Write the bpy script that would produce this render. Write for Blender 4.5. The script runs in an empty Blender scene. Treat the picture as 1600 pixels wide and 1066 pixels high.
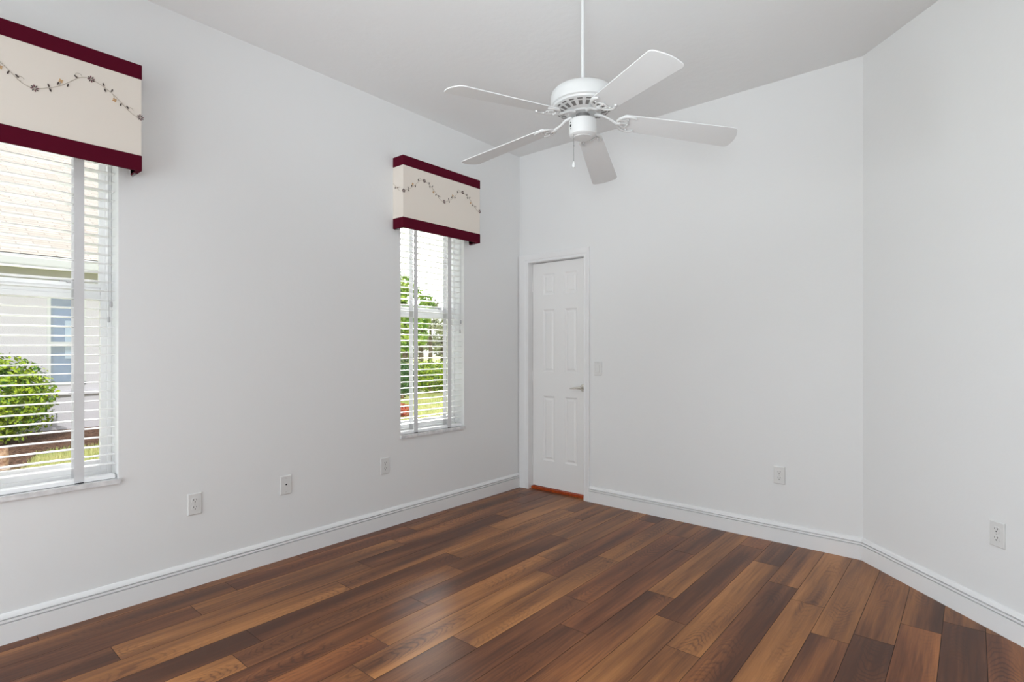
import bpy, math, random
import numpy as np
from mathutils import Vector, Matrix
R = math.radians
sc = bpy.context.scene
COL = sc.collection
random.seed(7)

# ------------------------------------------------------------------ camera
F_PX, HORIZON = 849.53, 544.39
YAW = 40.284
CAM = Vector((3.1777, -3.8551, 1.27))
cd = bpy.data.cameras.new('camera')
cam = bpy.data.objects.new('camera', cd)
COL.objects.link(cam)
cam.location = CAM
cam.rotation_euler = (R(90), 0, R(YAW))
cd.sensor_fit = 'HORIZONTAL'
cd.sensor_width = 36.0
cd.lens = F_PX / 1600 * 36.0
cd.shift_y = (HORIZON - 533.0) / 1600
cd.clip_start = 0.05
cd.clip_end = 300
sc.camera = cam

# ------------------------------------------------------------------ light and exposure
sc.view_settings.view_transform = 'Standard'
sc.view_settings.look = 'None'
sc.view_settings.gamma = 1.0
sc.view_settings.use_curve_mapping = False
sc.view_settings.exposure = 0.0
sc.cycles.diffuse_bounces = 8
sc.cycles.max_bounces = 14
sc.cycles.transparent_max_bounces = 16

SUN_DIR = Vector((-0.76, 0.30, -0.72)).normalized()     # direction the sunlight travels
w = bpy.data.worlds.new('sky'); sc.world = w; w.use_nodes = True
nt = w.node_tree
bg = nt.nodes['Background']
sky = nt.nodes.new('ShaderNodeTexSky')
sky.sky_type = 'NISHITA'
sky.sun_disc = False
sky.sun_elevation = math.asin(-SUN_DIR.z)
sky.sun_rotation = math.atan2(-SUN_DIR.x, -SUN_DIR.y)
sky.air_density = 1.0; sky.dust_density = 1.0; sky.ozone_density = 1.0


def wn(kind, **kw):
    n = nt.nodes.new(kind)
    for k_, v_ in kw.items():
        n.inputs[k_].default_value = v_
    return n


# thin bright cloud over blue sky, with one very bright patch added low in the north-west for floor glare
wtc = wn('ShaderNodeTexCoord')
wcl = wn('ShaderNodeTexNoise', Scale=2.2, Detail=5.0)
nt.links.new(wtc.outputs['Generated'], wcl.inputs['Vector'])
wmr = wn('ShaderNodeMapRange'); wmr.inputs['From Min'].default_value = 0.30; wmr.inputs['From Max'].default_value = 0.58
wmr.inputs['To Min'].default_value = 0.45; wmr.inputs['To Max'].default_value = 0.95
nt.links.new(wcl.outputs['Fac'], wmr.inputs['Value'])
wsc = wn('ShaderNodeVectorMath'); wsc.operation = 'SCALE'; wsc.inputs['Scale'].default_value = 0.14
nt.links.new(sky.outputs[0], wsc.inputs[0])
wnm = wn('ShaderNodeVectorMath'); wnm.operation = 'NORMALIZE'
nt.links.new(wtc.outputs['Generated'], wnm.inputs[0])
wdt = wn('ShaderNodeVectorMath'); wdt.operation = 'DOT_PRODUCT'
wdt.inputs[1].default_value = Vector((-0.76, 0.52, 0.40)).normalized()
nt.links.new(wnm.outputs[0], wdt.inputs[0])
wbk = wn('ShaderNodeMapRange'); wbk.interpolation_type = 'SMOOTHSTEP'
wbk.inputs['From Min'].default_value = 0.90; wbk.inputs['From Max'].default_value = 0.99
wbk.inputs['To Min'].default_value = 1.0; wbk.inputs['To Max'].default_value = 42.0
nt.links.new(wdt.outputs['Value'], wbk.inputs['Value'])
wcc = wn('ShaderNodeVectorMath'); wcc.operation = 'SCALE'; wcc.inputs[0].default_value = (1.03, 1.02, 1.01)
nt.links.new(wbk.outputs[0], wcc.inputs['Scale'])
wmx = wn('ShaderNodeMix'); wmx.data_type = 'RGBA'
nt.links.new(wmr.outputs[0], wmx.inputs[0]); nt.links.new(wsc.outputs[0], wmx.inputs[6]); nt.links.new(wcc.outputs[0], wmx.inputs[7])
nt.links.new(wmx.outputs[2], bg.inputs[0])
bg.inputs[1].default_value = 1.0

sl = bpy.data.lights.new('sun', 'SUN'); so = bpy.data.objects.new('sun', sl); COL.objects.link(so)
sl.energy = 3.2; sl.angle = R(0.6); sl.color = (1.0, 0.96, 0.90)
so.rotation_euler = SUN_DIR.to_track_quat('-Z', 'Y').to_euler()


def area(name, loc, direction, sx, sy, power, color=(1, 1, 1)):
    l = bpy.data.lights.new(name, 'AREA'); o = bpy.data.objects.new(name, l); COL.objects.link(o)
    l.shape = 'RECTANGLE'; l.size = sx; l.size_y = sy; l.energy = power; l.color = color
    o.location = loc
    o.rotation_euler = Vector(direction).to_track_quat('-Z', 'Y').to_euler()
    return o


LIGHTS = {'rear': 48, 'side': 77, 'flash_far': 238}
area('rear_fill_lamp', (1.15, -5.54, 1.15), (0.1, 1, 0.05), 1.7, 2.0, LIGHTS['rear'], (0.89, 0.97, 1.03))  # added fill lamp just inside the unseen rear door
area('side_fill_lamp', (-0.02, -4.85, 1.45), (1, 0.1, -0.08), 0.85, 1.6, LIGHTS['side'], (0.89, 0.97, 1.03)).data.spread = R(135)  # added lamp at an unseen opening, brightens the right wall


def flash(name, loc, aim, ang, power):
    l = bpy.data.lights.new(name, 'SPOT'); o = bpy.data.objects.new(name, l); COL.objects.link(o)
    l.energy = power; l.color = (0.91, 0.975, 1.02); l.spot_size = R(ang); l.spot_blend = 1.0; l.shadow_soft_size = 0.30
    o.location = loc; o.rotation_euler = (Vector(aim) - Vector(loc)).to_track_quat('-Z', 'Y').to_euler()


flash('bounce_flash', (3.4, -4.25, 1.25), (1.75, -1.95, 3.03), 66, LIGHTS['flash_far'])

# ------------------------------------------------------------------ materials


def srgb(r, g, b):
    f = lambda c: (c / 255) / 12.92 if c <= 10 else (((c / 255) + 0.055) / 1.055) ** 2.4
    return (f(r), f(g), f(b), 1.0)


def mat(name, color, rough=0.5, metal=0.0, spec=0.5, bump=None, var=None, sheen=0.0):
    m = bpy.data.materials.new(name); m.use_nodes = True
    t = m.node_tree; p = t.nodes['Principled BSDF']
    p.inputs['Base Color'].default_value = color
    p.inputs['Roughness'].default_value = rough
    p.inputs['Metallic'].default_value = metal
    p.inputs['Specular IOR Level'].default_value = spec
    if sheen:
        p.inputs['Sheen Weight'].default_value = sheen
    tc = t.nodes.new('ShaderNodeTexCoord')
    if var:                                             # (scale, second colour)
        n = t.nodes.new('ShaderNodeTexNoise'); n.inputs['Scale'].default_value = var[0]
        n.inputs['Detail'].default_value = 4
        t.links.new(tc.outputs['Object'], n.inputs['Vector'])
        cr = t.nodes.new('ShaderNodeValToRGB')
        cr.color_ramp.elements[0].position = 0.36; cr.color_ramp.elements[1].position = 0.64
        cr.color_ramp.elements[0].color = color; cr.color_ramp.elements[1].color = var[1]
        t.links.new(n.outputs['Fac'], cr.inputs['Fac'])
        t.links.new(cr.outputs['Color'], p.inputs['Base Color'])
    if bump:                                            # (scale, strength, distance)
        n2 = t.nodes.new('ShaderNodeTexNoise'); n2.inputs['Scale'].default_value = bump[0]
        n2.inputs['Detail'].default_value = 3
        t.links.new(tc.outputs['Object'], n2.inputs['Vector'])
        b = t.nodes.new('ShaderNodeBump'); b.inputs['Strength'].default_value = bump[1]
        b.inputs['Distance'].default_value = bump[2]
        t.links.new(n2.outputs['Fac'], b.inputs['Height'])
        t.links.new(b.outputs['Normal'], p.inputs['Normal'])
    return m


M = {}
M['wall'] = mat('painted_wall', (0.79, 0.797, 0.797, 1), 0.55, spec=0.35, bump=(38, 0.12, 0.004))
M['ceiling'] = mat('ceiling_paint', (0.79, 0.797, 0.797, 1), 0.8, spec=0.2, bump=(26, 0.25, 0.006))
M['trim'] = mat('trim_paint', (0.81, 0.812, 0.815, 1), 0.35)
M['door'] = mat('door_paint', (0.83, 0.828, 0.82, 1), 0.4)
M['vinyl'] = mat('white_window_vinyl', (0.90, 0.905, 0.915, 1), 0.35)
M['slat'] = mat('white_blind_slat', (0.90, 0.905, 0.91, 1), 0.4)
M['tape'] = mat('white_blind_tape', (0.74, 0.74, 0.745, 1), 0.9, bump=(900, 0.2, 0.0005))
_p = M['tape'].node_tree.nodes['Principled BSDF']
_tl = M['tape'].node_tree.nodes.new('ShaderNodeBsdfTranslucent'); _tl.inputs[0].default_value = (0.8, 0.8, 0.82, 1)
_mx = M['tape'].node_tree.nodes.new('ShaderNodeMixShader'); _mx.inputs[0].default_value = 0.25
M['tape'].node_tree.links.new(_p.outputs[0], _mx.inputs[1]); M['tape'].node_tree.links.new(_tl.outputs[0], _mx.inputs[2])
M['tape'].node_tree.links.new(_mx.outputs[0], M['tape'].node_tree.nodes['Material Output'].inputs['Surface'])
M['cord'] = mat('blind_cord', (0.45, 0.45, 0.46, 1), 0.8)
M['plastic'] = mat('white_plate_plastic', (0.72, 0.72, 0.71, 1), 0.3)
M['slot'] = mat('dark_slot', (0.015, 0.015, 0.015, 1), 0.6)
M['screw'] = mat('painted_screw', (0.55, 0.55, 0.53, 1), 0.35)
M['nickel'] = mat('satin_nickel', (0.82, 0.79, 0.72, 1), 0.2, metal=1.0)
M['steel'] = mat('grey_steel', (0.40, 0.40, 0.40, 1), 0.35, metal=1.0)
M['fan'] = mat('white_fan_enamel', (0.60, 0.605, 0.60, 1), 0.35)
M['blade'] = mat('white_fan_blade', (0.67, 0.68, 0.682, 1), 0.5)
M['hub'] = mat('fan_hub_metal', (0.16, 0.155, 0.15, 1), 0.5)
M['cream'] = mat('cream_valance_fabric', srgb(228, 220, 210), 0.95, spec=0.1, bump=(700, 0.35, 0.0008))
M['burgundy'] = mat('burgundy_valance_fabric', srgb(84, 8, 32), 0.85, spec=0.12, bump=(500, 0.3, 0.0008))
M['vine'] = mat('embroidery_vine', srgb(172, 162, 146), 0.8)
M['leaf_thread'] = mat('embroidery_leaf', srgb(74, 62, 58), 0.8)
M['flower_thread'] = mat('embroidery_flower', srgb(112, 66, 76), 0.8)
M['gold_thread'] = mat('embroidery_gold', srgb(200, 160, 112), 0.8)
M['marble'] = mat('white_marble_sill', (0.80, 0.80, 0.80, 1), 0.2, var=(22, (0.62, 0.62, 0.63, 1)))
M['orange'] = mat('orange_wood_sill', srgb(178, 72, 12), 0.5, var=(60, srgb(150, 54, 8)))
M['stucco'] = mat('cream_stucco', (0.55, 0.54, 0.60, 1), 0.9, spec=0.1, bump=(60, 0.4, 0.01))
M['soffit'] = mat('soffit_lawn_bounce', (0.90, 0.92, 0.46, 1), 0.8)  # yellow-green bounce light from the lawn painted into the soffit colour
M['fascia'] = mat('white_fascia', (0.55, 0.57, 0.60, 1), 0.5)
M['lawn'] = mat('lawn_ground', srgb(160, 172, 96), 0.95, spec=0.1, var=(3.0, srgb(188, 182, 126)), bump=(45, 0.6, 0.03))
M['grass'] = mat('grass_blades', srgb(158, 174, 100), 0.8, spec=0.2, var=(2.5, srgb(196, 192, 138)))
M['mulch'] = mat('brown_mulch', srgb(78, 58, 50), 0.95, spec=0.1, var=(28, srgb(140, 108, 92)), bump=(30, 1.0, 0.05))
M['leaf'] = mat('bush_leaf', srgb(56, 104, 24), 0.5, var=(9, srgb(176, 196, 46)))
M['leaf_tree'] = mat('tree_leaf', srgb(84, 134, 52), 0.55, var=(3, srgb(170, 192, 84)))
M['leaf_dark'] = mat('dark_leaf', srgb(50, 88, 48), 0.55, var=(5, srgb(92, 128, 66)))
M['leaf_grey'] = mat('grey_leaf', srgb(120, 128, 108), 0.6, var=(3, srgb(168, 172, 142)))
M['leaf_red'] = mat('red_leaf', srgb(206, 110, 84), 0.6, var=(12, srgb(150, 62, 50)))
M['bark'] = mat('tan_bark', srgb(190, 158, 136), 0.9, var=(20, srgb(140, 104, 88)), bump=(30, 0.8, 0.02))
M['bark_grey'] = mat('grey_bark', srgb(108, 98, 86), 0.9, var=(14, srgb(78, 70, 62)), bump=(30, 0.8, 0.02))
M['stone'] = mat('pale_stone', srgb(206, 186, 170), 0.85, var=(15, srgb(168, 148, 136)))
M['blind_inside'] = mat('house_window_curtain', srgb(200, 196, 200), 0.9)
M['dark_room'] = mat('house_window_dark_interior', srgb(66, 100, 142), 0.8)


def shingle_mat():
    m = mat('roof_shingles', srgb(160, 150, 140), 0.95, spec=0.1)
    t = m.node_tree; p = t.nodes['Principled BSDF']
    tc = t.nodes.new('ShaderNodeTexCoord')
    mp = t.nodes.new('ShaderNodeMapping'); mp.inputs['Rotation'].default_value = (0, 0, R(90))
    t.links.new(tc.outputs['Object'], mp.inputs['Vector'])
    b = t.nodes.new('ShaderNodeTexBrick')
    b.inputs['Color1'].default_value = srgb(194, 188, 183); b.inputs['Color2'].default_value = srgb(180, 172, 165)
    b.inputs['Mortar'].default_value = srgb(164, 156, 150)
    b.inputs['Scale'].default_value = 1.0; b.inputs['Brick Width'].default_value = 0.45
    b.inputs['Row Height'].default_value = 0.10; b.inputs['Mortar Size'].default_value = 0.010
    t.links.new(mp.outputs[0], b.inputs['Vector'])
    t.links.new(b.outputs['Color'], p.inputs['Base Color'])
    return m


M['shingle'] = shingle_mat()


def glass_mat(name, refl=0.08, tint=(0.97, 0.985, 0.98, 1)):
    m = bpy.data.materials.new(name); m.use_nodes = True
    t = m.node_tree; t.nodes.remove(t.nodes['Principled BSDF'])
    out = t.nodes['Material Output']
    tr = t.nodes.new('ShaderNodeBsdfTransparent'); tr.inputs[0].default_value = tint
    gl = t.nodes.new('ShaderNodeBsdfGlossy'); gl.inputs['Roughness'].default_value = 0.02
    fr = t.nodes.new('ShaderNodeFresnel'); fr.inputs['IOR'].default_value = 1.2
    mx = t.nodes.new('ShaderNodeMixShader')
    if refl > 0.1:
        mx.inputs[0].default_value = refl
    else:
        t.links.new(fr.outputs[0], mx.inputs[0])
    t.links.new(tr.outputs[0], mx.inputs[1]); t.links.new(gl.outputs[0], mx.inputs[2])
    t.links.new(mx.outputs[0], out.inputs['Surface'])
    return m


M['glass'] = glass_mat('window_glass')
M['glass_house'] = glass_mat('house_window_glass', 0.11, (0.80, 0.88, 0.95, 1))


def wood_mat():
    m = bpy.data.materials.new('plank_floor'); m.use_nodes = True
    t = m.node_tree; p = t.nodes['Principled BSDF']; L = t.links.new

    def N(k, **kw):
        n = t.nodes.new(k)
        for a, v in kw.items():
            n.inputs[a].default_value = v
        return n

    def math_(op, a, b=None, c=None):
        n = t.nodes.new('ShaderNodeMath'); n.operation = op
        for i, v in enumerate((a, b, c)):
            if v is None:
                continue
            if isinstance(v, (int, float)):
                n.inputs[i].default_value = v
            else:
                L(v, n.inputs[i])
        return n.outputs[0]

    at = t.nodes.new('ShaderNodeAttribute'); at.attribute_name = 'plank_tone'
    sd = t.nodes.new('ShaderNodeAttribute'); sd.attribute_name = 'plank_seed'
    tc = t.nodes.new('ShaderNodeTexCoord')
    add = t.nodes.new('ShaderNodeVectorMath'); add.operation = 'ADD'
    L(tc.outputs['Object'], add.inputs[0]); L(sd.outputs['Vector'], add.inputs[1])

    def noise(scale_vec, detail=3, dist=0.0, rough=0.5):
        mp = t.nodes.new('ShaderNodeMapping'); mp.inputs['Scale'].default_value = scale_vec
        L(add.outputs[0], mp.inputs['Vector'])
        n = N('ShaderNodeTexNoise', Scale=1.0, Detail=detail, Roughness=rough, Distortion=dist)
        L(mp.outputs[0], n.inputs['Vector'])
        return n.outputs['Fac']

    broad = noise((9.0, 0.7, 1), 2)           # soft light and dark bands along the plank
    fine = noise((230, 7, 1), 4)              # fibre streaks
    blot = noise((5, 2.6, 1), 3)
    med = noise((55, 2.2, 1), 3)
    # cathedral figure: nested long arches
    mp = t.nodes.new('ShaderNodeMapping'); mp.inputs['Scale'].default_value = (1.0, 0.22, 1)
    L(add.outputs[0], mp.inputs['Vector'])
    wv = N('ShaderNodeTexWave', Scale=13.0, Distortion=7.0, Detail=2.0)
    wv.inputs['Detail Scale'].default_value = 1.1
    wv.wave_type = 'BANDS'; wv.bands_direction = 'X'
    L(mp.outputs[0], wv.inputs['Vector'])
    lines = math_('POWER', wv.outputs['Fac'], 2.5)
    mask = t.nodes.new('ShaderNodeMapRange'); mask.inputs['From Min'].default_value = 0.44
    mask.inputs['From Max'].default_value = 0.60
    L(blot, mask.inputs['Value'])
    fig = math_('MULTIPLY', lines, mask.outputs[0])
    # nested parabolic arches centred on each plank
    ctr = t.nodes.new('ShaderNodeAttribute'); ctr.attribute_name = 'plank_centre'
    sub = t.nodes.new('ShaderNodeVectorMath'); sub.operation = 'SUBTRACT'
    L(tc.outputs['Object'], sub.inputs[0]); L(ctr.outputs['Vector'], sub.inputs[1])
    sx = t.nodes.new('ShaderNodeSeparateXYZ'); L(sub.outputs[0], sx.inputs[0])
    cz = t.nodes.new('ShaderNodeSeparateXYZ'); L(ctr.outputs['Vector'], cz.inputs[0])
    dx2 = math_('POWER', math_('MULTIPLY', math_('ABSOLUTE', sx.outputs[0]), 22.0), 2.0)
    wob = noise((26, 5, 1), 3)
    val = math_('ADD', math_('ADD', math_('MULTIPLY', sx.outputs[1], math_('MULTIPLY_ADD', cz.outputs[2], 40.0, 0.0)), math_('MULTIPLY', dx2, 1.5)), math_('MULTIPLY_ADD', wob, 3.0, math_('MULTIPLY', noise((2.0, 2.4, 1), 2), 9.0)))
    arch = math_('POWER', math_('MULTIPLY_ADD', math_('SINE', math_('MULTIPLY', val, 6.283)), 0.5, 0.5), 4.5)
    am = t.nodes.new('ShaderNodeMapRange'); am.inputs['From Min'].default_value = 0.060; am.inputs['From Max'].default_value = 0.025
    L(math_('ABSOLUTE', sx.outputs[0]), am.inputs['Value'])
    am2 = t.nodes.new('ShaderNodeMapRange'); am2.inputs['From Min'].default_value = 0.49; am2.inputs['From Max'].default_value = 0.66
    L(noise((3, 1.6, 1), 2), am2.inputs['Value'])
    archm = math_('MULTIPLY', arch, math_('MULTIPLY', am.outputs[0], am2.outputs[0]))
    sep = t.nodes.new('ShaderNodeSeparateColor'); L(at.outputs['Color'], sep.inputs[0])
    q1 = math_('MULTIPLY_ADD', broad, 1.75, -0.86)
    q2 = math_('MULTIPLY_ADD', fine, 0.40, -0.20)
    q3 = math_('MULTIPLY_ADD', med, 0.40, -0.20)
    q4 = math_('ADD', math_('MULTIPLY', fig, -0.12), math_('MULTIPLY', archm, -0.32))
    pos = math_('ADD', math_('ADD', math_('ADD', sep.outputs[0], q1), math_('ADD', q2, q3)), q4)
    cr = t.nodes.new('ShaderNodeValToRGB'); el = cr.color_ramp.elements
    el[0].position = 0.0; el[0].color = srgb(76, 47, 33)
    el[1].position = 1.0; el[1].color = srgb(174, 118, 70)
    for ps, c_ in ((0.25, (91, 56, 37)), (0.5, (117, 75, 47)), (0.75, (148, 98, 57))):
        e_ = el.new(ps); e_.color = srgb(*c_)
    L(pos, cr.inputs['Fac'])
    mxr = t.nodes.new('ShaderNodeMix'); mxr.data_type = 'RGBA'; mxr.blend_type = 'MULTIPLY'
    mxr.inputs[7].default_value = (1.03, 0.90, 0.90, 1)
    L(sep.outputs[1], mxr.inputs[0]); L(cr.outputs['Color'], mxr.inputs[6])
    L(mxr.outputs[2], p.inputs['Base Color'])
    rg = math_('MULTIPLY_ADD', fine, 0.10, 0.25)
    L(rg, p.inputs['Roughness'])
    p.inputs['Specular IOR Level'].default_value = 0.20
    b = N('ShaderNodeBump', Strength=0.12, Distance=0.001)
    L(fine, b.inputs['Height']); L(b.outputs[0], p.inputs['Normal'])
    return m


M['wood'] = wood_mat()
M['groove'] = mat('plank_groove', srgb(40, 24, 16), 0.7)

# ------------------------------------------------------------------ mesh helpers


class MB:
    def __init__(s):
        s.v = []; s.f = []; s.m = []

    def add(s, verts, faces, mi=0):
        k = len(s.v)
        s.v += [tuple(x) for x in verts]
        s.f += [tuple(i + k for i in f) for f in faces]
        s.m += [mi] * len(faces)
        return s

    def box(s, lo, hi, mi=0):
        x0, y0, z0 = lo; x1, y1, z1 = hi
        return s.add([(x0, y0, z0), (x1, y0, z0), (x1, y1, z0), (x0, y1, z0), (x0, y0, z1), (x1, y0, z1), (x1, y1, z1), (x0, y1, z1)],
                     [(0, 3, 2, 1), (4, 5, 6, 7), (0, 1, 5, 4), (1, 2, 6, 5), (2, 3, 7, 6), (3, 0, 4, 7)], mi)

    def prism(s, poly, mapf, d0, d1, mi=0):
        """poly: list of (a,b); mapf(a,b,d)->xyz"""
        n = len(poly)
        vs = [mapf(a, b, d0) for a, b in poly] + [mapf(a, b, d1) for a, b in poly]
        fs = [tuple(range(n)), tuple(range(2 * n - 1, n - 1, -1))]
        fs += [(i, i + n, (i + 1) % n + n, (i + 1) % n) for i in range(n)]
        return s.add(vs, fs, mi)

    def lathe(s, prof, c=(0, 0, 0), n=40, mi=0, cap=True):
        """prof: (r,z) list about a vertical axis through c"""
        vs = []; fs = []
        for r, z in prof:
            for i in range(n):
                a = 2 * math.pi * i / n
                vs.append((c[0] + r * math.cos(a), c[1] + r * math.sin(a), c[2] + z))
        for j in range(len(prof) - 1):
            for i in range(n):
                k = (i + 1) % n
                fs.append((j * n + i, j * n + k, (j + 1) * n + k, (j + 1) * n + i))
        if cap:
            fs.append(tuple(range(n - 1, -1, -1)))
            fs.append(tuple((len(prof) - 1) * n + i for i in range(n)))
        return s.add(vs, fs, mi)

    def tube(s, pts, r, n=8, mi=0, flat=None):
        pts = [Vector(p) for p in pts]
        rs = r if isinstance(r, (list, tuple)) else [r] * len(pts)
        vs = []; fs = []
        up0 = None
        for i, p in enumerate(pts):
            d = (pts[min(i + 1, len(pts) - 1)] - pts[max(i - 1, 0)]).normalized()
            ref = Vector((0, 0, 1)) if abs(d.z) < 0.9 else Vector((1, 0, 0))
            if up0 is None:
                a = d.cross(ref).normalized()
            else:
                a = (up0 - d * up0.dot(d)).normalized()
            up0 = a
            b = d.cross(a).normalized()
            fb = flat if flat else 1.0
            for k in range(n):
                t = 2 * math.pi * k / n
                vs.append(p + a * (math.cos(t) * rs[i]) + b * (math.sin(t) * rs[i] * fb))
        for j in range(len(pts) - 1):
            for k in range(n):
                q = (k + 1) % n
                fs.append((j * n + k, j * n + q, (j + 1) * n + q, (j + 1) * n + k))
        fs.append(tuple(range(n - 1, -1, -1)))
        fs.append(tuple((len(pts) - 1) * n + k for k in range(n)))
        return s.add(vs, fs, mi)

    def sphere(s, c, r, n=12, mi=0, sz=1.0):
        prof = []
        for j in range(n // 2 + 1):
            t = -math.pi / 2 + math.pi * j / (n // 2)
            prof.append((max(r * math.cos(t), 1e-5), r * math.sin(t) * sz))
        return s.lathe(prof, c, n, mi)

    def build(s, name, mats, parent=None, smooth=None, bevel=None, origin=None):
        if not isinstance(mats, (list, tuple)):
            mats = [mats]
        o = Vector((0, 0, 0)) if origin is None else Vector(origin)
        me = bpy.data.meshes.new(name)
        me.from_pydata([tuple(Vector(v) - o) for v in s.v], [], s.f)
        for m in mats:
            me.materials.append(m)
        me.polygons.foreach_set('material_index', s.m)
        me.validate()
        import bmesh
        bm = bmesh.new(); bm.from_mesh(me)
        bmesh.ops.recalc_face_normals(bm, faces=bm.faces)
        bm.to_mesh(me); bm.free()
        ob = bpy.data.objects.new(name, me); COL.objects.link(ob)
        if origin is not None:
            ob.location = o
        if parent is not None:
            ob.parent = parent
        if bevel:
            b = ob.modifiers.new('bevel', 'BEVEL'); b.width = bevel[0]; b.segments = bevel[1]
            b.limit_method = 'ANGLE'; b.angle_limit = R(35)
        if smooth is not None:
            me.shade_smooth() if hasattr(me, 'shade_smooth') else None
            me.set_sharp_from_angle(angle=R(smooth))
        return ob


def tag(o, label=None, cat=None, group=None, kind=None):
    if label: o['label'] = label
    if cat: o['category'] = cat
    if group: o['group'] = group
    if kind: o['kind'] = kind
    return o


def empty(name, loc, rz=0.0):
    o = bpy.data.objects.new(name, None); COL.objects.link(o)
    o.location = loc; o.rotation_euler = (0, 0, rz); o.empty_display_size = 0.05
    return o


def copy_tree(o, parent=None):
    c = o.copy(); COL.objects.link(c)
    if parent is not None:
        c.parent = parent
    for ch in o.children:
        copy_tree(ch, c)
    return c


# ------------------------------------------------------------------ room shell
H = 3.0262
XB = 2.674                                    # right end of the back wall
Y_REAR, X_SIDE = -5.6, 4.55
Y_ANG = -(X_SIDE - XB)
WT = 0.20
W1 = (-3.720, -3.074); W2 = (-1.360, -0.714); W3 = (-5.30, -4.40)  # window openings along the left wall
SZ, TZ = 0.612, 2.47                          # opening bottom (under the sill) and top

b = MB()
ys = [Y_REAR - WT, W3[0], W3[1], W1[0], W1[1], W2[0], W2[1], WT]
for i in range(7):
    if i in (1, 3, 5):
        b.box((-WT, ys[i], -0.02), (0, ys[i + 1], SZ)); b.box((-WT, ys[i], TZ), (0, ys[i + 1], H + 0.1))
    else:
        b.box((-WT, ys[i], -0.02), (0, ys[i + 1], H + 0.1))
tag(b.build('wall_left', M['wall']), kind='structure')

DX0, DX1, DZ = 0.108, 0.703, 2.043            # door opening
b = MB()
b.box((0, 0, -0.02), (DX0, WT, H + 0.1)); b.box((DX1, 0, -0.02), (XB + 0.3, WT, H + 0.1)); b.box((DX0, 0, DZ), (DX1, WT, H + 0.1))
tag(b.build('wall_back', M['wall']), kind='structure')


def angled(poly, z0, z1):
    return MB().prism(poly, lambda a, c, d: (a, c, d), z0, z1)


angled([(XB, 0), (X_SIDE, Y_ANG), (X_SIDE + 0.2, Y_ANG + 0.0828), (XB + 0.0828, 0.2)], -0.02, H + 0.1)
tag(angled([(XB, 0), (X_SIDE, Y_ANG), (X_SIDE + 0.1414, Y_ANG + 0.1414), (XB + 0.1414, 0.1414)], -0.02, H + 0.1).build('wall_right', M['wall']), kind='structure')
tag(MB().box((X_SIDE, Y_REAR - WT, -0.02), (X_SIDE + WT, Y_ANG + 0.02, H + 0.1)).build('wall_side', M['wall']), kind='structure')
b = MB()
b.box((0, Y_REAR - WT, -0.02), (0.25, Y_REAR, H + 0.1)); b.box((2.05, Y_REAR - WT, -0.02), (X_SIDE, Y_REAR, H + 0.1)); b.box((0.25, Y_REAR - WT, 2.15), (2.05, Y_REAR, H + 0.1))
tag(b.build('wall_rear', M['wall']), kind='structure')
tag(MB().box((-WT, Y_REAR - WT, H), (X_SIDE + WT, WT, H + 0.12)).build('ceiling', M['ceiling']), kind='structure')

# unseen rear glass door and sun-blocking slab, added for the fill light
r = MB()
for x in (0.25, 1.12, 1.99):
    r.box((x, Y_REAR - 0.12, 0), (x + 0.06, Y_REAR - 0.06, 2.15))
r.box((0.25, Y_REAR - 0.12, 2.09), (2.05, Y_REAR - 0.06, 2.15)); r.box((0.25, Y_REAR - 0.12, 0), (2.05, Y_REAR - 0.06, 0.04))
d2 = r.build('door_2', M['vinyl']); tag(d2, kind='structure')
MB().box((0.31, Y_REAR - 0.092, 0.04), (1.99, Y_REAR - 0.088, 2.09)).build('pane', M['glass'], d2)
r = MB().box((-0.2, -9.3, 2.6), (5.0, Y_REAR - WT, 2.75)); r.box((4.8, -9.3, -0.1), (5.0, Y_REAR - WT, 2.6))  # unseen slab and side wall added to keep sun out of the rear opening
tag(r.build('sun_blocker', M['stucco']), kind='structure')

# ------------------------------------------------------------------ plank floor
PW, PX0, PL = 0.1495, 0.0825, 1.2155
JOINT = [-0.95, -2.61, -1.62, -1.98, -1.0, -0.33, -1.67, -0.86, -1.21, -1.39, -0.98, -0.33, -1.80, -1.22, -0.22, -0.44, -0.69, -0.84, -1.14, -1.03, -0.78, -0.63]
T_ = {'L': (0.70, 0.0), 'G': (0.66, 0.0), 'M': (0.52, 0.2), 'R': (0.47, 0.9), 'D': (0.36, 0.5), 'K': (0.30, 0.3)}   # (light to dark, redness)
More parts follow.
